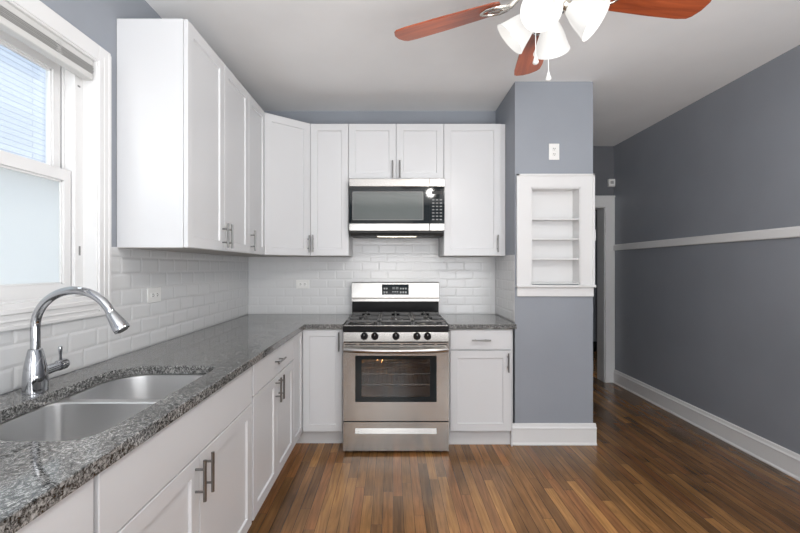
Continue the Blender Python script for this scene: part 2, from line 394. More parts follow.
for y0, y1 in ((WY1-.050, WY1), (WY0, WY0+.050)):
    wbox(bm, fx-.016, fx, y0, y1, WZ0, WZ1); wbox(bm, fx-.058, fx-.05, y0, y1, WZ0, WZ1); wbox(bm, fx-.1, fx-.092, y0, y1, WZ0, WZ1)
    wbox(bm, fx-.1, fx, (y0+y1)/2-.014, (y0+y1)/2-.008, WZ0, WZ1) if y0 < 1 else wbox(bm, fx-.1, fx-.018, y0+.008, y1, WZ0, WZ1)
wbox(bm, fx-.1, fx, WY0, WY1, WZ1-.03, WZ1); wbox(bm, fx-.1, fx, WY0, WY1, WZ0, WZ0+.022)
obj('window_frame', bm, 'trim', w1)
def sash(name, X0, X1, z0, z1, st, top, bot, gm):
    y0, y1 = WY0+.052, WY1-.052
    bm = bmesh.new()
    wbox(bm, X0, X1, y0, y0+st, z0+bot, z1-top, 0); wbox(bm, X0, X1, y1-st, y1, z0+bot, z1-top, 0)
    wbox(bm, X0, X1, y0, y1, z1-top, z1, 0); wbox(bm, X0, X1, y0, y1, z0, z0+bot, 0)
    xm = (X0+X1)/2
    for a, b in ((y0+st, y0+st+.007), (y1-st-.007, y1-st)): wbox(bm, xm-.008, xm+.009, a, b, z0+bot, z1-top, .001)
    wbox(bm, xm-.008, xm+.009, y0+st, y1-st, z1-top-.009, z1-top, .001); wbox(bm, xm-.008, xm+.009, y0+st, y1-st, z0+bot, z0+bot+.008, .001)
    s = obj(name, bm, 'trim', w1)
    bm = bmesh.new(); wbox(bm, xm-.002, xm+.002, y0+st-.004, y1-st+.004, z0+bot-.004, z1-top+.004, 0)
    obj('window_pane', bm, gm, s)
sash('lower_sash', fx-.050, fx-.016, WZ0+.022, 1.747, .034, .046, .050, 'frosted')
sash('upper_sash', fx-.092, fx-.060, 1.70, WZ1-.03, .036, .05, .056, 'glass')
bm = bmesh.new(); wbox(bm, fx-.02, fx-.010, 1.06, 1.11, 1.747, 1.765, .003); obj('sash_lock', bm, 'greyplastic', w1)
bm = bmesh.new(); wbox(bm, fx-.018, fx+.001, WY1-.030, WY1-.020, 1.39, 1.43, .001); wbox(bm, fx-.02, fx+.001, WY1-.036, WY1-.022, 2.115, 2.122, 0); obj('track_latch', bm, 'greyplastic', w1)

# raised blind under the window head
bl = thing('window_blind', 'white slatted blind raised tight under the head of the window above the sink', 'blind', (XL, 1.34, 2.15))
def bb(bm, X0, X1, z0, z1, bev=.002, y0=WY0+.012, y1=WY1-.012): bx(bm, X0-XL, X1-XL, y0-1.34, y1-1.34, z0-2.15, z1-2.15, bev)
bm = bmesh.new(); bb(bm, -1.345, -1.305, 2.212, 2.236); obj('headrail', bm, 'blind', bl)
bm = bmesh.new()
for k in range(8): bb(bm, -1.344+.001*(k % 2), -1.306+.002*(k % 3), 2.180+k*.0042, 2.1825+k*.0042, 0)
obj('slats', bm, 'slatgrey', bl)
bm = bmesh.new(); bb(bm, -1.346, -1.303, 2.152, 2.178, .005); obj('bottom_rail', bm, 'blind', bl)
for yy in (1.12, 1.56):
    bm = bmesh.new(); pts = []
    for k in range(20): pts.append((.004+.003*math.sin(k*2.1), yy-1.34+.014*math.sin(k*1.7), .026+k*.0024))
    tube(bm, pts, .0014, 6); obj('ladder_cord', bm, 'blind', bl, smooth=True)

# the house next door and the ground between
bm = bmesh.new(); bx(bm, 0, .3, -4, 12, -1, 7)
nb = thing('neighbouring_house', 'pale sided wall of the house next door seen through the upper window pane', 'house', (-5.0, 0, 0))
bm2 = bmesh.new(); bx(bm2, -6, 0, -3, 12, -1, 7); obj('wall', bm2, 'siding', nb); bm.free()
bm = bmesh.new(); bx(bm, -.02, .06, 4.75, 4.82, 3.0, 7, .005); obj('downspout', bm, 'brickwin', nb)
bm = bmesh.new(); bx(bm, -6, .3, -3.1, 12.1, 7, 7.15, .01); obj('roof', bm, 'brickwin', nb)
bm = bmesh.new(); bx(bm, -12, XL-.2, -8, 14, -.6, -.5); struct('ground', bm, 'outground')

# ------------------------------------------------------------------ tiles
def tile_rects(regions, z0, ustart, uend, T, nrm_out, name_mesh):
    """regions: list of (u0,u1,zmin,zmax). T maps (u, z, out) to world."""
    L, Hh, g = .1524, .0762, .0018
    for (u0, u1, za, zb) in regions:
        r = 0; z = z0
        while z < zb-.004:
            a, b = max(z, za), min(z+Hh, zb)
            if b-a > .006:
                off = ustart+(r % 2)*(L+g)/2
                k = math.floor((u0-off)/(L+g))
                while off+k*(L+g) < u1:
                    p, q = max(off+k*(L+g), u0), min(off+k*(L+g)+L, u1)
                    if q-p > .006:
                        i = min(.011, (q-p)/2.5, (b-a)/2.5)
                        lo = [(p, a, .0015), (q, a, .0015), (q, b, .0015), (p, b, .0015)]
                        e = [(p, a, .004), (q, a, .004), (q, b, .004), (p, b, .004)]
                        hi = [(p+i, a+i, .0060), (q-i, a+i, .0060), (q-i, b-i, .0060), (p+i, b-i, .0060)]
                        R = [[name_mesh.verts.new(T(*c)) for c in s] for s in (lo, e, hi)]
                        for s0, s1 in zip(R, R[1:]):
                            for m_ in range(4): name_mesh.faces.new((s0[m_], s0[(m_+1) % 4], s1[(m_+1) % 4], s1[m_]))
                        name_mesh.faces.new(R[-1])
                    k += 1
            z += Hh+g; r += 1
TT = 1.433
def backsplash(name, label, regions, ustart, T):
    t = thing(name, label, 'backsplash', T(regions[0][0], CT, 0))
    inv = Vector(t.location)
    bm = bmesh.new(); tile_rects(regions, CT+.002, ustart, 0, lambda u, z, o: Vector(T(u, z, o))-inv, None, bm)
    obj('tiles', bm, 'tile', t)
    bm = bmesh.new()
    for u0, u1, za, zb in regions:
        c = [Vector(T(u, z, o))-inv for u in (u0, u1) for z in (za, zb) for o in (0, .003)]
        xs, ys, zs = zip(*c); bx(bm, min(xs), max(xs), min(ys), max(ys), min(zs), max(zs))
    obj('grout', bm, 'grout', t)
backsplash('tile_backsplash', 'glossy white subway tile on the left wall behind the sink', [(.02, WY1+cw, CT, WZ0-.072), (WY1+cw, YB-.010, CT, TT)], 1.989, lambda u, z, o: (XL+.0015+o, u, z))
backsplash('tile_backsplash', 'glossy white subway tile on the back wall behind the range', [(XL, COLX0, CT, TT), (-.368, .41, TT, 1.60)], -.05, lambda u, z, o: (u, YB-.004-o*.45, z))
backsplash('tile_backsplash', 'narrow strip of white subway tile on the side of the grey column', [(COLY+.005, YB-.010, CT, TT)], .04, lambda u, z, o: (COLX0-o, u, z))

# ------------------------------------------------------------------ cabinets
def bar_pull(parent, x, y, z, vertical=True, L=.14, name='handle'):
    """bar pull on a face at y (front towards -y)."""
    bm = bmesh.new(); d = .032
    if vertical:
        tube(bm, [(0, -d, -L/2), (0, -d, L/2)], .0058, 14)
        for s in (-.038, .038): tube(bm, [(0, 0, s), (0, -d, s)], .0042, 10)
    else:
        tube(bm, [(-L/2, -d, 0), (L/2, -d, 0)], .0058, 14)
        for s in (-.038, .038): tube(bm, [(s, 0, 0), (s, -d, 0)], .0042, 10)
    return obj(name, bm, 'nickel', parent, smooth=True, loc=(x, y, z))
def shaker(parent, x0, x1, z0, z1, yf, name='door', fr=.055, pull=None, slabf=False):
    """door or drawer front; back on y=yf, 2 cm thick, facing -y. The object's origin is its lower left corner."""
    w, h, t = x1-x0, z1-z0, .020
    bm = bmesh.new()
    if slabf: bx(bm, 0, w, -t, 0, 0, h, .002)
    else:
        o = [(0, 0), (w, 0), (w, h), (0, h)]; i = [(fr, fr), (w-fr, fr), (w-fr, h-fr), (fr, h-fr)]; g = .003
        j = [(fr+g, fr+g), (w-fr-g, fr+g), (w-fr-g, h-fr-g), (fr+g, h-fr-g)]; c = .0015
        oc = [(c, c), (w-c, c), (w-c, h-c), (c, h-c)]
        rings = [[bm.verts.new((x, y, z)) for x, z in lp] for lp, y in ((o, 0), (o, -t+c), (oc, -t), (i, -t), (j, -t+.009))]
        for r0, r1 in zip(rings, rings[1:]):
            for k in range(4): bm.faces.new((r0[k], r0[(k+1) % 4], r1[(k+1) % 4], r1[k]))
        bm.faces.new(rings[-1]); bm.faces.new(rings[0][::-1])
    d = obj(name, bm, 'cab', parent, loc=(x0, yf-(.0025 if yf else 0), z0))
    if pull:
        px, pz, vert = pull
        bar_pull(d, px-x0, -t, pz-z0, vert)
    return d
g = .0022
# wall cabinets --------------------------------------------------------
UB, UT = 1.430, 2.512; UD = .315
def wall_cabinet(label, loc, rotz, w, doors, z0=UB, z1=UT, d=UD, under=True):
    t = thing('wall_cabinet', label, 'cabinet', (loc[0], loc[1], z0), rotz, 'white wall cabinets')
    h = z1-z0
    box('body', 'cab', t, 0, w, -d, -.002, .003, h, bev=.001)
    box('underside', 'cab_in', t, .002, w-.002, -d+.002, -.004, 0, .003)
    for x0, x1, pull in doors: shaker(t, x0+g, x1-g, .003, h-.003, -d, pull=pull)
    return t
R90 = PI/2
wall_cabinet('tall white wall cabinet nearest the window, two shaker doors with a pair of bar handles', (XL, 1.887, 0), R90, .803,
             [(0, .413, (.413-.028, .088, True)), (.413, .803, (.413+.030, .088, True))])
wall_cabinet('narrow one-door white wall cabinet on the left wall, last before the angled corner cabinet', (XL, 2.69, 0), R90, .345,
             [(0, .345, (.030, .088, True))])
wall_cabinet('narrow white wall cabinet on the back wall between the angled corner cabinet and the microwave', (-.676, YB, 0), 0, .313,
             [(0, .313, (.026, .10, True))])
wall_cabinet('short white two-door wall cabinet directly above the microwave', (-.363, YB, 0), 0, .778,
             [(0, .389, (.389-.029, .083, True)), (.389, .778, (.389+.029, .083, True))], z0=2.05)
t = wall_cabinet('wide one-door white wall cabinet right of the microwave beside the grey column', (.415, YB, 0), 0, .467,
             [(0, .467, (.467-.03, .10, True))])
box('filler_strip', 'cab', t, .468, .507, -UD-.006, -.01, .003, UT-UB)
# diagonal corner cabinet
tc_ = thing('corner_wall_cabinet', 'angled white corner wall cabinet with one diagonal shaker door', 'cabinet', (XL, YB, UB), 0, None)
bm = bmesh.new()
P0 = Vector((-.985-XL, 3.036-YB)); P1 = Vector((-.682-XL, 3.283-YB))
prism(bm, [(.002, -.002), (.002, 3.036-YB), P0, P1, (P1.x, -.002)], .003, UT-UB); obj('body', bm, 'cab', tc_)
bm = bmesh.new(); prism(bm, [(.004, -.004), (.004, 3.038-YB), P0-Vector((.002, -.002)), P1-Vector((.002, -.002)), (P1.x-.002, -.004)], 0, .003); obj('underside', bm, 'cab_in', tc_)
ang = math.atan2(P1.y-P0.y, P1.x-P0.x); ln = (P1-P0).length
dd = shaker(tc_, 0, ln-.012, .003, UT-UB-.003, 0); dd.location = (P0.x+.006*math.cos(ang), P0.y+.006*math.sin(ang), .003); dd.rotation_euler = (0, 0, ang)
bar_pull(dd, ln-.012-.026, -.020, .094)

# base cabinets --------------------------------------------------------
BD, BT = .612, CT-.037; DT = BT-.004
def base_cabinet(label, loc, rotz, w, drawers, doors, toe=.11, toed=.055, group='white base cabinets', open_top=False):
    t = thing('base_cabinet', label, 'cabinet', loc, rotz, group)
    bm = bmesh.new()
    if open_top:
        bx(bm, 0, .018, -BD, -.002, toe, BT); bx(bm, w-.018, w, -BD, -.002, toe, BT); bx(bm, .018, w-.018, -BD, -.002, toe, toe+.018)
        bx(bm, .018, w-.018, -.02, -.002, toe+.018, BT); bx(bm, .018, w-.018, -BD, -BD+.018, toe+.018, BT)
        obj('body', bm, 'cab', t)
    else:
        bx(bm, 0, w, -BD, -.002, toe, BT, .001); obj('body', bm, 'cab', t)
    box('toe_kick', 'toe', t, 0, w, -BD+toed, -.01, 0, toe)
    for x0, x1, z0, z1, pull, sl in drawers: shaker(t, x0+g, x1-g, z0, z1, -BD, 'drawer', pull=pull, slabf=sl)
    for x0, x1, z0, z1, pull in doors: shaker(t, x0+g, x1-g, z0, z1, -BD, 'door', pull=pull)
    return t
# left run: local x runs along world +y
base_cabinet('white base cabinet at the near end of the left run, under the foreground granite', (XL, .06, 0), R90, .846,
             [(0, .423, .700, DT, None, True), (.423, .840, .700, DT, None, True)],
             [(0, .423, .118, .694, (.393, .615, True)), (.423, .840, .118, .694, (.453, .615, True))])
base_cabinet('white sink base cabinet with plain false front and two doors below the double sink', (XL, .912, 0), R90, .993,
             [(0, .993, .694, DT, None, True)],
             [(0, .478, .118, .688, (.478-.030, .613, True)), (.478, .993, .118, .688, (.478+.030, .613, True))], open_top=True)
base_cabinet('white base cabinet with one drawer over two doors, left run between sink base and corner', (XL, 1.925, 0), R90, .783,
             [(0, .783, .717, DT, (.783/2, .80, False), True)],
             [(0, .392, .118, .711, (.392-.030, .638, True)), (.392, .783, .118, .711, (.392+.030, .638, True))])
# corner base cabinet, L-shaped
t = thing('corner_base_cabinet', 'white L-shaped corner base cabinet left of the range with two tall doors', 'cabinet', (XL, YB, 0))
cw0, cw1 = 2.710-YB, -.371-XL
bm = bmesh.new(); prism(bm, [(.002, -.002), (.002, cw0), (BD, cw0), (BD, -BD), (cw1, -BD), (cw1, -.002)], .11, BT); obj('body', bm, 'cab', t)
bm = bmesh.new(); k = .05; prism(bm, [(.01, -.01), (.01, cw0), (BD-k, cw0), (BD-k, -BD+k), (cw1, -BD+k), (cw1, -.01)], 0, .11); obj('toe_kick', bm, 'toe', t)
d1 = shaker(t, 0, -BD-.024-cw0-.004, .118, DT, 0, fr=.045); d1.rotation_euler = (0, 0, R90); d1.location = (BD+.0025, cw0+.002, .118)
d2 = shaker(t, BD+.024, cw1-.004, .118, DT, -BD, fr=.05, pull=(cw1-.028, .79, True))
# right base cabinet
t = base_cabinet('white base cabinet right of the range with one drawer over one door', (.414, YB, 0), 0, .470,
             [(.010, .462, .728, DT, (.236, .80, False), True)],
             [(.010, .462, .122, .718, (.462-.026, .635, True))], toe=.112, toed=.03)
box('filler_strip', 'cab', t, .4705, .4795, -BD-.004, -.01, 0, BT)

# ------------------------------------------------------------------ countertops
SX0, SX1, SY0, SY1 = -1.153, -.742, .975, 1.712
ct = thing('countertop', 'L-shaped speckled grey granite countertop running from the foreground past the sink to the range', 'countertop', (XL, .03, CT-.037))
bm = bmesh.new(); e = .0095
outer = [(e, 0), (.654, 0), (.654, 2.950-.03), (-.366-XL, 2.950-.03), (-.366-XL, YB-.03-e), (e, YB-.03-e)]
hole = [(x-XL, y-.03) for x, y in rrect(SX0, SX1, SY0, SY1, (.13, .07, .055, .13), 10)]
slab(bm, outer, [hole[::-1]], 0, .037); obj('granite_slab', bm, 'granite', ct, bevmod=.003)
ct2 = thing('countertop', 'short speckled grey granite countertop between the range and the grey column', 'countertop', (.409, YB, CT-.037))
bm = bmesh.new(); bx(bm, 0, .504, -.654, -e, 0, .037, .003); obj('granite_slab', bm, 'granite', ct2)

# ------------------------------------------------------------------ sink
sk = thing('kitchen_sink', 'stainless steel double bowl sink set under the granite by the window', 'sink', (-.9475, 1.3435, .66))
zt = CT-.0375-.66
b1 = (-1.160+.9475, -.735+.9475, .968-1.3435, 1.362-1.3435); b2 = (b1[0], b1[1], 1.392-1.3435, 1.719-1.3435)
rr1 = (.135, .075, .05, .05); rr2 = (.05, .05, .06, .135)
bm = bmesh.new()
slab(bm, rrect(-.235, .235, -.40, .40, .05, 6), [rrect(*b1, rr1, 10)[::-1], rrect(*b2, rr2, 10)[::-1]], None, zt)
obj('rim', bm, 'sinksteel', sk)
def basin(b, rads):
    bm = bmesh.new(); rings = []
    cx, cy = (b[0]+b[1])/2, (b[2]+b[3])/2
    for s, z in ((0, zt), (.004, zt-.004), (.006, zt-.03), (.014, .04), (.022, .018), (.045, .004), (.08, 0)):
        q = [max(r-.4*s, .02) for r in rads]
        rings.append([bm.verts.new((x, y, z)) for x, y in rrect(b[0]+s, b[1]-s, b[2]+s, b[3]-s, q, 10)])
    dr = [bm.verts.new((cx+.045*math.cos(a), cy+.045*math.sin(a), -.004)) for a in
          [math.atan2(v.co.y-cy, v.co.x-cx) for v in rings[-1]]]
    rings.append(dr); n = len(dr)
    for r0, r1 in zip(rings, rings[1:]):
        for k in range(n): bm.faces.new((r0[k], r0[(k+1) % n], r1[(k+1) % n], r1[k]))
    o = obj('basin', bm, 'sinksteel', sk, smooth=True)
    bm = bmesh.new(); lathe(bm, [(.046, -.003), (.040, -.006), (.036, -.012), (.012, -.014), (.010, -.008), (.004, -.006)], 24)
    obj('drain', bm, 'chrome', o, smooth=True, loc=(cx, cy, 0))
basin(b1, rr1); basin(b2, rr2)

# ------------------------------------------------------------------ faucet
fc = thing('kitchen_faucet', 'chrome pull-down gooseneck faucet standing behind the sink', 'faucet', (-1.207, 1.35, CT))
bm = bmesh.new(); lathe(bm, [(.0345, 0), (.035, .006), (.034, .012), (.0345, .03), (.034, .055), (.031, .085), (.026, .115), (.0215, .138), (.0195, .146), (.0165, .148)], 40); obj('body', bm, 'chrome', fc, smooth=True)
bm = bmesh.new(); pts = [(0, 0, .14), (0, 0, .17), (0, 0, .20)]
cx, cz, ra, rb = .132, .222, .132, .122
for k in range(0, 33):
    a = PI-(PI-.36)*k/32; pts.append((cx+ra*math.cos(a), 0, cz+rb*math.sin(a)))
tube(bm, pts, .0140, 20); obj('spout', bm, 'chrome', fc, smooth=True)
end = Vector(pts[-1]); dr = (Vector(pts[-1])-Vector(pts[-2])).normalized(); dr = (dr+Vector((.22, 0, 0))).normalized()
bm = bmesh.new(); q = [end+dr*s for s in (-.004, .0, .002, .012, .035, .058, .066, .068)]
tube(bm, q, [.0155, .0155, .017, .018, .0225, .0255, .0245, .018], 24)
sh = obj('spray_head', bm, 'chrome', fc, smooth=True)
bm = bmesh.new(); tube(bm, [end+dr*.068, end+dr*.070], .016, 20); obj('spray_face', bm, 'darkgrey', sh)
bm = bmesh.new(); tube(bm, [(0, .02, .062), (0, .085, .066), (0, .087, .0665), (0, .091, .0665), (0, .093, .067), (0, .118, .0685), (0, .126, .069), (0, .130, .069)],
                       [.0165, .0165, .0145, .0145, .019, .0195, .016, .008], 24)
hd = obj('handle', bm, 'chrome', fc, smooth=True)
bm = bmesh.new(); tube(bm, [(0, .103, .075), (0, .102, .10), (0, .101, .124), (0, .101, .134), (0, .101, .136)], [.0062, .0045, .0068, .0062, .003], 14); obj('lever', bm, 'chrome', hd, smooth=True)

# ------------------------------------------------------------------ gas range
RX0, RX1 = -.3595, .4015
rg = thing('gas_range', 'stainless steel gas range with black grates standing between the white base cabinets', 'range', ((RX0+RX1)/2, YB-.012, 0))
hw = (RX1-RX0)/2; RF = 2.905-(YB-.012)       # body front (local y)
CKZ = .918
bm = bmesh.new()                              # hollow body round the oven cavity
bx(bm, -hw, -hw+.06, RF, -.02, .03, CKZ-.03); bx(bm, hw-.06, hw, RF, -.02, .03, CKZ-.03)
bx(bm, -hw+.06, hw-.06, RF, -.02, .03, .30); bx(bm, -hw+.06, hw-.06, RF, -.02, .72, CKZ-.03); bx(bm, -hw+.06, hw-.06, -.14, -.02, .30, .72)
obj('body', bm, 'black', rg)
bm = bmesh.new(); x = hw-.062
for a in ((-x, -x+.006, RF+.002, -.142, .303, .717), (x-.006, x, RF+.002, -.142, .303, .717), (-x, x, RF+.002, -.142, .303, .309), (-x, x, RF+.002, -.142, .711, .717), (-x, x, -.148, -.142, .303, .717)): bx(bm, *a)
for z in (.42, .47, .53, .60, .65):
    for s in (-1, 1): bx(bm, s*(x-.008), s*(x-.02), RF+.02, -.16, z-.004, z+.004, .002)
obj('oven_cavity', bm, 'ovenin', rg)
for z in (.478, .555, .64):
    bm = bmesh.new(); X = x-.012
    tube(bm, [(-X, RF+.03, z), (X, RF+.03, z)], .0032, 8); tube(bm, [(-X, -.17, z), (X, -.17, z)], .0032, 8)
    for k in range(19):
        xx = -X+2*X*k/18; tube(bm, [(xx, RF+.03, z), (xx, -.17, z)], .0026, 6)
    obj('oven_rack', bm, 'steel', rg, smooth=True)
pl = bpy.data.lights.new('oven_lamp_light', 'POINT'); pl.specular_factor = 0; pl.energy = 4; pl.color = (1, .5, .18); pl.shadow_soft_size = .02
po = bpy.data.objects.new('oven_lamp_light', pl); C.objects.link(po); po.location = (RX0+.16, YB-.172, .69)
# cooktop
bm = bmesh.new(); bx(bm, -hw-.002, hw+.002, RF-.028, -.115, CKZ-.045, CKZ-.004, .004); obj('cooktop', bm, 'black', rg)
bm = bmesh.new(); bx(bm, -hw+.016, hw-.016, RF-.004, -.125, CKZ-.0045, CKZ-.001, .001); ck = obj('burner_tray', bm, 'black', rg)
bm = bmesh.new(); bx(bm, -hw+.004, hw-.004, RF-.020, RF-.012, CKZ-.0045, CKZ+.001, .001); obj('front_trim', bm, 'steel', rg)
for bxx, byy, r in ((-.235, -.56, .043), (-.235, -.27, .034), (0, -.42, .036), (.235, -.56, .048), (.235, -.27, .034)):
    bm = bmesh.new(); lathe(bm, [(r+.012, 0), (r+.012, .006), (r, .009), (r, .016), (r*.86, .021), (r*.2, .022)], 24)
    b = obj('burner', bm, 'blackmatte', rg, smooth=True, loc=(bxx, byy, CKZ-.001))
    bm = bmesh.new(); lathe(bm, [(r+.026, -.0005), (r+.022, .003), (r+.013, .004)], 24); obj('burner_base', bm, 'nickel', b, smooth=True)
def grate(xc, w):
    bm = bmesh.new(); y0, y1 = RF+.008, -.135; z0, z1 = .022, .034; q = .0058
    x0, x1 = -w/2, w/2; cy = (y0+y1)/2
    for xx in (x0+q, x1-q): bx(bm, xx-q, xx+q, y0, y1, z0, z1, .002)
    for yy in (y0+q, cy, y1-q): bx(bm, x0, x1, yy-q, yy+q, z0, z1, .002)
    for yy in ((y0+cy)/2, (y1+cy)/2):
        bx(bm, x0, x0+w*.36, yy-q, yy+q, z0, z1+.004, .002); bx(bm, x1-w*.36, x1, yy-q, yy+q, z0, z1+.004, .002)
        for s in (-1, 1): bx(bm, -q, q, yy+s*.045, yy+s*.145, z0, z1+.004, .002)
    for xx in (x0+q, x1-q):
        for yy in (y0+q, cy, y1-q): bx(bm, xx-q, xx+q, yy-q, yy+q, 0, z0, .001)
    obj('grate', bm, 'blackmatte', rg, loc=(xc, 0, CKZ-.001))
for xc in (-.2445, 0, .2445): grate(xc, .240)
# control panel and knobs
bm = bmesh.new(); extrude_x(bm, [(RF+.01, CKZ-.047), (RF-.031, CKZ-.047), (RF-.034, .803), (RF+.01, .803)], -hw+.001, hw-.001); obj('control_panel', bm, 'steel', rg, bevmod=.002)
for kx in (-.227, -.151, 0, .151, .227):
    bm = bmesh.new(); mt = Matrix.Rotation(PI/2+.07, 4, 'X')
    lathe(bm, [(.0265, 0), (.027, .005), (.026, .016), (.0235, .024), (.008, .025)], 28, mt)
    kb = obj('knob', bm, 'black', rg, smooth=True, loc=(kx, RF-.029, .844))
    bm = bmesh.new(); bx(bm, -.004, .004, -.033, -.022, -.020, .020, .002); obj('knob_grip', bm, 'black', kb)
    bm = bmesh.new(); bx(bm, -.0012, .0012, -.0336, -.0328, .006, .018); obj('knob_mark', bm, 'greyprint', kb)
# oven door
DF = RF-.038                                    # door front y
DZ0, DZ1 = .236, .797
wx, wz0, wz1 = .292, .372, .704
od = bpy.data.objects.new('oven_door', None); C.objects.link(od); od.parent = rg; od.location = (0, DF, DZ0); od.empty_display_size = .05
bm = bmesh.new(); hh = DZ1-DZ0; a0, a1 = wz0-DZ0, wz1-DZ0
bx(bm, -hw+.001, -wx, 0, .036, 0, hh); bx(bm, wx, hw-.001, 0, .036, 0, hh); bx(bm, -wx, wx, 0, .036, 0, a0); bx(bm, -wx, wx, 0, .036, a1, hh)
obj('door_panel', bm, 'steel', od)
ix0, ix1, iz0, iz1 = -.247, .244, .408-DZ0, .677-DZ0
bm = bmesh.new(); bx(bm, -wx, ix0, .001, .03, a0, a1); bx(bm, ix1, wx, .001, .03, a0, a1); bx(bm, ix0, ix1, .001, .03, a0, iz0); bx(bm, ix0, ix1, .001, .03, iz1, a1)
obj('window_border', bm, 'blackglass', od)
bm = bmesh.new(); bx(bm, ix0, ix1, .0025, .006, iz0, iz1); obj('oven_glass', bm, 'ovenglass', od)
bm = bmesh.new()
for x0, x1 in ((-.365, -.285), (-.262, -.155), (-.13, .03), (.05, .16), (.19, .275), (.295, .365)): bx(bm, x0, x1, -.0008, .002, hh-.017, hh-.009)
obj('vent_slots', bm, 'slot', od)
bm = bmesh.new(); pts = []; rd = []
for k in range(25):
    u = -1+2*k/24; pts.append((u*(hw-.012), -.046+.020*abs(u)**4, .517+.006*(1-u*u)*-1)); rd.append(.018)
tube(bm, pts, rd, 16)
for s in (-1, 1): bx(bm, s*(hw-.012), s*(hw-.040), -.03, 0, .504, .530, .003)
obj('handle', bm, 'steel', od, smooth=True)
# storage drawer
sd = bpy.data.objects.new('storage_drawer', None); C.objects.link(sd); sd.parent = rg; sd.location = (0, DF, .022); sd.empty_display_size = .05
hz = .228-.022; s0, s1 = .143-.022, .184-.022; sx = .292
bm = bmesh.new(); bx(bm, -hw+.001, -sx, 0, .036, 0, hz); bx(bm, sx, hw-.001, 0, .036, 0, hz); bx(bm, -sx, sx, 0, .036, 0, s0); bx(bm, -sx, sx, 0, .036, s1, hz)
obj('drawer_panel', bm, 'steel', sd)
bm = bmesh.new(); extrude_x(bm, [(.002, s0), (.034, s0+.0005), (.034, s1), (.012, s1)], -sx, sx)
obj('grip_recess', bm, 'steel', sd)
for x in (-hw+.05, hw-.05):
    for y in (RF+.02, -.08):
        bm = bmesh.new(); lathe(bm, [(.018, 0), (.018, .012), (.008, .014), (.008, .031)], 16); obj('foot', bm, 'greyplastic', rg, smooth=True, loc=(x, y, 0))
# backguard
bm = bmesh.new(); extrude_x(bm, [(-.005, CKZ-.02), (-.104, CKZ-.02), (-.110, 1.045), (-.005, 1.045)], -hw+.004, hw-.004); obj('backguard_base', bm, 'black', rg)
bm = bmesh.new(); extrude_x(bm, [(-.004, 1.045), (-.122, 1.040), (-.122, 1.062), (-.116, 1.075), (-.100, 1.20), (-.09, 1.207), (-.004, 1.207)], -hw-.001, hw+.001); bgd = obj('backguard', bm, 'steel', rg, bevmod=.002)
def on_bg(z, o): return -.116+(z-1.075)*(.016/.125)-o     # slanted face of the backguard
bm = bmesh.new(); extrude_x(bm, [(on_bg(1.098, -.002), 1.098), (on_bg(1.098, .0015), 1.098), (on_bg(1.188, .0015), 1.188), (on_bg(1.188, -.002), 1.188)], -.118, .116); dsp = obj('display', bm, 'blackglass', bgd)
bm = bmesh.new()
def mark(x, z, w, h): extrude_x(bm, [(on_bg(z, .001), z), (on_bg(z, .0022), z), (on_bg(z+h, .0022), z+h), (on_bg(z+h, .001), z+h)], x, x+w)
for rz in (1.117, 1.149):
    for k, xx in enumerate((-.102, -.082, .04, .062, .084)):
        mark(xx, rz, .013, .009)
        mark(xx+.002, rz-.006, .009, .0025)
for xx in (-.026, -.014, .004, .016):                        # 8:88 clock digits
    mark(xx, 1.147, .002, .018); mark(xx+.007, 1.147, .002, .018); mark(xx, 1.147, .008, .002); mark(xx, 1.155, .008, .002); mark(xx, 1.163, .008, .002)
for xx in (-.028, -.008, .012): mark(xx, 1.120, .012, .008)
obj('buttons', bm, 'greyprint', dsp)

# ------------------------------------------------------------------ microwave
MX0, MX1 = -.349, .411; MZ0, MZ1 = 1.628, 2.042; mw2 = (MX1-MX0)/2; MF = 3.178-YB
mo = thing('microwave_oven', 'stainless steel and black over-the-range microwave under the short wall cabinet', 'microwave', ((MX0+MX1)/2, YB-.001, MZ0))
mh = MZ1-MZ0
bm = bmesh.new(); extrude_x(bm, [(-.0095, -.03), (MF+.055, -.038), (MF+.028, -.012), (MF+.026, mh), (-.0095, mh)], -mw2+.004, mw2-.004); obj('body', bm, 'darkgrey', mo)
md = bpy.data.objects.new('microwave_door', None); C.objects.link(md); md.parent = mo; md.location = (-mw2, MF, 0); md.empty_display_size = .05
dw = .640
bm = bmesh.new(); bx(bm, 0, dw, 0, .026, mh-.062, mh, .003); obj('top_band', bm, 'steel', md)
bm = bmesh.new(); bx(bm, 0, dw, 0, .026, 0, .058, .003); obj('bottom_band', bm, 'steel', md)
bm = bmesh.new(); bx(bm, .001, dw, .002, .026, .0585, mh-.0625); obj('black_glass', bm, 'blackglass', md)
bm = bmesh.new(); bx(bm, .026, .590, .0005, .003, .085, .312); obj('inner_window', bm, 'mwglass', md)
bm = bmesh.new()
for a in ((.026, .590, .306, .312), (.026, .590, .085, .090), (.026, .031, .085, .312), (.585, .590, .085, .312)): bx(bm, a[0], a[1], -.0015, .001, a[2], a[3])
obj('window_trim', bm, 'greyplastic', md)
cp = bpy.data.objects.new('control_panel', None); C.objects.link(cp); cp.parent = mo; cp.location = (-mw2+dw+.002, MF, 0); cp.empty_display_size = .05
cw_ = 2*mw2-dw-.002
bm = bmesh.new(); bx(bm, 0, cw_, 0, .026, mh-.062, mh, .003); obj('top_band', bm, 'steel', cp)
bm = bmesh.new(); bx(bm, 0, cw_, 0, .026, 0, .058, .003); obj('bottom_band', bm, 'steel', cp)
bm = bmesh.new(); bx(bm, 0, cw_-.001, .001, .026, .0585, mh-.0625); obj('panel_glass', bm, 'blackglass', cp)
bm = bmesh.new()
for r in range(7):
    for c in range(3): bx(bm, .018+c*.030, .036+c*.030, .0002, .002, .085+r*.026, .094+r*.026)
obj('buttons', bm, 'greyplastic', cp)
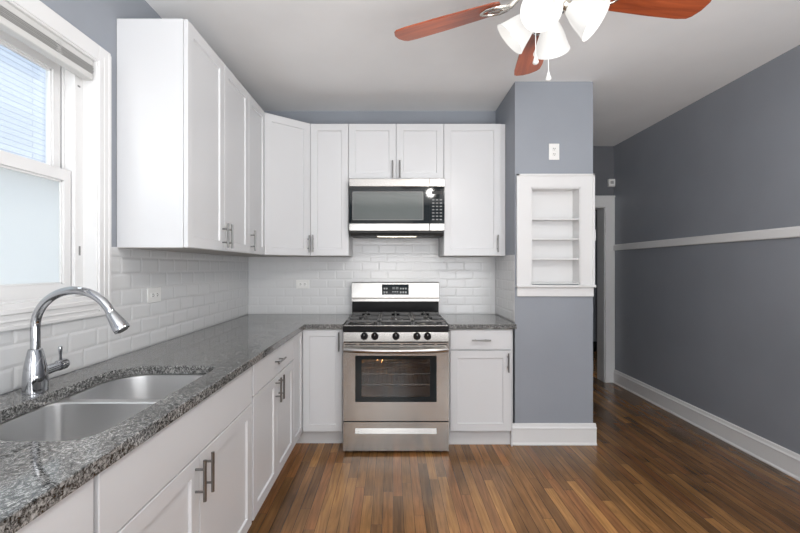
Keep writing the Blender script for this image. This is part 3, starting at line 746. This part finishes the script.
bm = bmesh.new(); bx(bm, .016, .1, .0002, .002, .29, .315); obj('clock_display', bm, 'slot', cp)
bm = bmesh.new()
for k in range(14): bx(bm, -.30+k*.044, -.27+k*.044, MF+.035, MF+.05, -.036, -.030)
obj('vent_grille', bm, 'slot', mo)
bm = bmesh.new(); bx(bm, -.16, .16, MF+.07, MF+.13, -.043, -.036, .002); obj('lamp_lens', bm, 'hoodlamp', mo)
ml = area('microwave_lamp_light', ((MX0+MX1)/2, YB-.33, MZ0-.046), (-.5, 0, 0), .3, .05, 1.6, (1, .93, .82))

# ------------------------------------------------------------------ niche shelf unit in the column
ns = thing('recessed_wall_shelf', 'white framed recessed shelf niche with three shelves set in the grey column', 'shelf', ((NX0+NX1)/2, COLY, 1.12))
c = (NX0+NX1)/2; z0 = 1.12
def nb_(bm, x0, x1, y0, y1, za, zb, bev=.003): bx(bm, x0-c, x1-c, y0-COLY, y1-COLY, za-z0, zb-z0, bev)
bm = bmesh.new(); F = COLY-.022
nb_(bm, .934, NX0, F, COLY, 1.205, 2.035, 0); nb_(bm, NX1, 1.512, F, COLY, 1.205, 2.035, 0); nb_(bm, NX0, NX1, F, COLY, NZ1, 2.035, 0)
for a in ((.930, .950, 1.205, 2.04), (1.500, 1.516, 1.205, 2.04)): nb_(bm, a[0], a[1], F-.008, F+.002, a[2], a[3], .002)
nb_(bm, .930, 1.516, F-.008, F+.002, 2.024, 2.04, .002)
obj('frame', bm, 'trim', ns)
bm = bmesh.new(); nb_(bm, .926, 1.520, COLY-.045, COLY, 1.188, 1.206, .004); nb_(bm, .936, 1.512, COLY-.02, COLY, 1.118, 1.188, .003); obj('sill', bm, 'trim', ns)
bm = bmesh.new(); yb = COLY+ND
nb_(bm, NX0+.001, NX0+.008, F+.002, yb, NZ0-.006, NZ1-.001, 0); nb_(bm, NX1-.008, NX1-.001, F+.002, yb, NZ0-.006, NZ1-.001, 0); nb_(bm, NX0+.001, NX1-.001, F+.002, yb, NZ1-.008, NZ1-.001, 0)
nb_(bm, NX0+.001, NX1-.001, F+.002, yb, NZ0+.001, NZ0+.008, 0); nb_(bm, NX0+.001, NX1-.001, yb-.006, yb, NZ0+.001, NZ1-.001, 0); obj('lining', bm, 'trim', ns)
for zz in (1.708, 1.557, 1.406):
    bm = bmesh.new(); nb_(bm, NX0+.008, NX1-.008, COLY-.004, yb-.006, zz-.011, zz, .001); obj('shelf', bm, 'trim', ns)

# ------------------------------------------------------------------ outlets and small boxes
def outlet(label, loc, rot, w, h, horizontal):
    t = thing('electrical_outlet', label, 'outlet', loc, 0, None); t.rotation_euler = rot
    bm = bmesh.new(); bx(bm, -w/2, w/2, -.006, 0, -h/2, h/2, .002); obj('cover_plate', bm, 'plastic', t)
    for s in (-1, 1):
        dx, dz = (s*.020, 0) if horizontal else (0, s*.020)
        bm = bmesh.new(); bx(bm, -.016, .016, -.0085, -.005, -.013, .013, .003); r = obj('receptacle', bm, 'plastic', t, loc=(dx, 0, dz))
        bm = bmesh.new()
        if horizontal: bx(bm, -.006, .006, -.0092, -.008, .004, .007); bx(bm, -.006, .006, -.0092, -.008, -.007, -.004); bx(bm, .009, .012, -.0092, -.008, -.002, .002)
        else: bx(bm, .004, .007, -.0092, -.008, -.002, .008); bx(bm, -.007, -.004, -.0092, -.008, -.002, .008); bx(bm, -.002, .002, -.0092, -.008, -.010, -.006)
        obj('slots', bm, 'slot', r)
outlet('white sideways outlet in the tile of the left wall near the faucet', (XL+.0078, 2.17, 1.188), (0, 0, R90), .118, .078, True)
outlet('white sideways outlet in the back wall tile left of the range', (-.811, YB-.0072, 1.185), (0, 0, 0), .118, .078, True)
outlet('white upright outlet high on the grey column above the shelf niche', (1.219, COLY, 2.212), (0, 0, 0), .078, .122, False)
t = thing('motion_sensor', 'small white box with grey face high in the corner above the doorway casing', 'sensor', (2.528, YF, 2.27))
bm = bmesh.new(); bx(bm, -.038, .038, -.035, 0, 0, .088, .006); obj('housing', bm, 'plastic', t)
bm = bmesh.new(); bx(bm, -.018, .018, -.037, -.034, .03, .062, .004); obj('lens', bm, 'slatgrey', t)
t = thing('small_wall_box', 'small white switch box on the right side of the grey column by the doorway', 'fitting', (COLX1, COLY+.006, 1.54))  # small white box of unknown purpose
bm = bmesh.new(); bx(bm, 0, .026, 0, .06, 0, .085, .004); obj('housing', bm, 'plastic', t)
bm = bmesh.new(); bx(bm, .026, .034, .016, .044, .02, .065, .002); obj('fitting', bm, 'plastic', t)

# ------------------------------------------------------------------ ceiling fan
FX, FY, FZ = .599, 1.515, 2.380
fan = thing('ceiling_fan', 'ceiling fan with five cherry wood blades and a lit cluster of opal glass shades', 'ceiling fan', (FX, FY, H))
def Z(z): return z-H
bm = bmesh.new(); lathe(bm, [(.072, 0), (.070, -.02), (.045, -.06), (.018, -.066)], 32); obj('canopy', bm, 'silver', fan, smooth=True)
bm = bmesh.new(); tube(bm, [(0, 0, -.06), (0, 0, Z(2.58))], .013, 16); obj('downrod', bm, 'silver', fan, smooth=True)
bm = bmesh.new(); lathe(bm, [(.03, Z(2.60)), (.08, Z(2.585)), (.115, Z(2.55)), (.12, Z(2.50)), (.115, Z(2.455)), (.085, Z(2.43)), (.075, Z(2.405)), (.05, Z(2.40))], 40); obj('motor_housing', bm, 'silver', fan, smooth=True)
bm = bmesh.new(); lathe(bm, [(.05, Z(2.40)), (.052, Z(2.36)), (.065, Z(2.345)), (.065, Z(2.32)), (.045, Z(2.30)), (.02, Z(2.285)), (.008, Z(2.28))], 32); kit = obj('light_kit', bm, 'silver', fan, smooth=True)
# blade outline in local x (radius) / y
def blade_outline():
    top = [(.185, .045), (.20, .052), (.30, .060), (.45, .068), (.58, .071), (.625, .066), (.640, .052), (.652, .02)]
    return top+[(x, -y) for x, y in top[::-1]]
for k, a in enumerate((153, 79.5, 7, -65, -137)):
    e_ = bpy.data.objects.new('blade', None)
    bm = bmesh.new(); prism(bm, blade_outline(), -.003, .003)
    b = obj('blade', bm, 'blade', fan, loc=(0, 0, Z(FZ)), rot=(math.radians(-10), 0, math.radians(a)), bevmod=.0015)
    bm = bmesh.new()
    tube(bm, [(.07, 0, .035), (.11, 0, .02), (.15, 0, -.006), (.18, 0, -.010)], [.009, .010, .011, .011], 12)
    for s in (-1, 1): tube(bm, [(.145, 0, -.006), (.17, s*.018, -.010), (.20, s*.030, -.009), (.235, s*.030, -.007), (.262, s*.012, -.006), (.27, 0, -.006)], [.007, .008, .008, .007, .006, .005], 10)
    tube(bm, [(.17, 0, -.009), (.24, 0, -.008)], [.009, .005], 10)
    obj('blade_iron', bm, 'silver', b, smooth=True)
    bpy.data.objects.remove(e_)
for a in (-124, 158, 68, -24):
    ra = math.radians(a); d = Vector((math.cos(ra), math.sin(ra), 0)); tilt = math.radians(40)   # axis angle below horizontal
    ax = (d*math.cos(tilt)+Vector((0, 0, -math.sin(tilt)))).normalized()
    base = Vector((0, 0, Z(2.325)))+d*.042
    bm = bmesh.new(); tube(bm, [Vector((0, 0, Z(2.335)))+d*.04, base, base+ax*.030, base+ax*.045], [.010, .012, .022, .024], 16)
    arm = obj('lamp_arm', bm, 'silver', kit, smooth=True)
    mt = Matrix.Translation(base+ax*.030) @ ax.to_track_quat('Z', 'Y').to_matrix().to_4x4()
    bm = bmesh.new()
    prof = [(.027, 0), (.033, .012), (.045, .035), (.056, .062), (.065, .090), (.0735, .112), (.077, .118), (.0755, .1195), (.0715, .112), (.062, .090), (.053, .062), (.042, .035), (.030, .012), (.022, .003)]
    lathe(bm, [(a_*.93, b_*.95) for a_, b_ in prof], 36, mt, caps=False); obj('lamp_shade', bm, 'lampglass', kit, smooth=True)
    bm = bmesh.new(); lathe(bm, [(.012, .012), (.020, .03), (.030, .055), (.032, .07), (.025, .088), (.010, .097), (.002, .098)], 20, mt); obj('bulb', bm, 'bulb', kit, smooth=True)
    L = bpy.data.lights.new('fan_lamp_light', 'SPOT'); L.energy = 16; L.color = (1, .965, .92); L.shadow_soft_size = .05; L.spot_size = math.radians(165); L.spot_blend = .6
    lo = bpy.data.objects.new('fan_lamp_light', L); C.objects.link(lo); lo.location = Vector((FX, FY, H))+base+ax*.155; lo.rotation_euler = (-ax).to_track_quat('Z', 'Y').to_euler()
for dx, dy, zb in ((-.066, -.02, 2.098), (.001, .03, 2.06)):
    bm = bmesh.new(); tube(bm, [(dx, dy, Z(2.33)), (dx, dy, Z(zb)+.03)], .0016, 8); ch = obj('pull_chain', bm, 'plastic', kit, smooth=True)
    bm = bmesh.new(); lathe(bm, [(.002, .036), (.004, .030), (.0105, .010), (.011, .004), (.007, 0), (.003, -.001)], 16, Matrix.Translation((dx, dy, Z(zb)))); obj('chain_pendant', bm, 'plastic', ch, smooth=True)
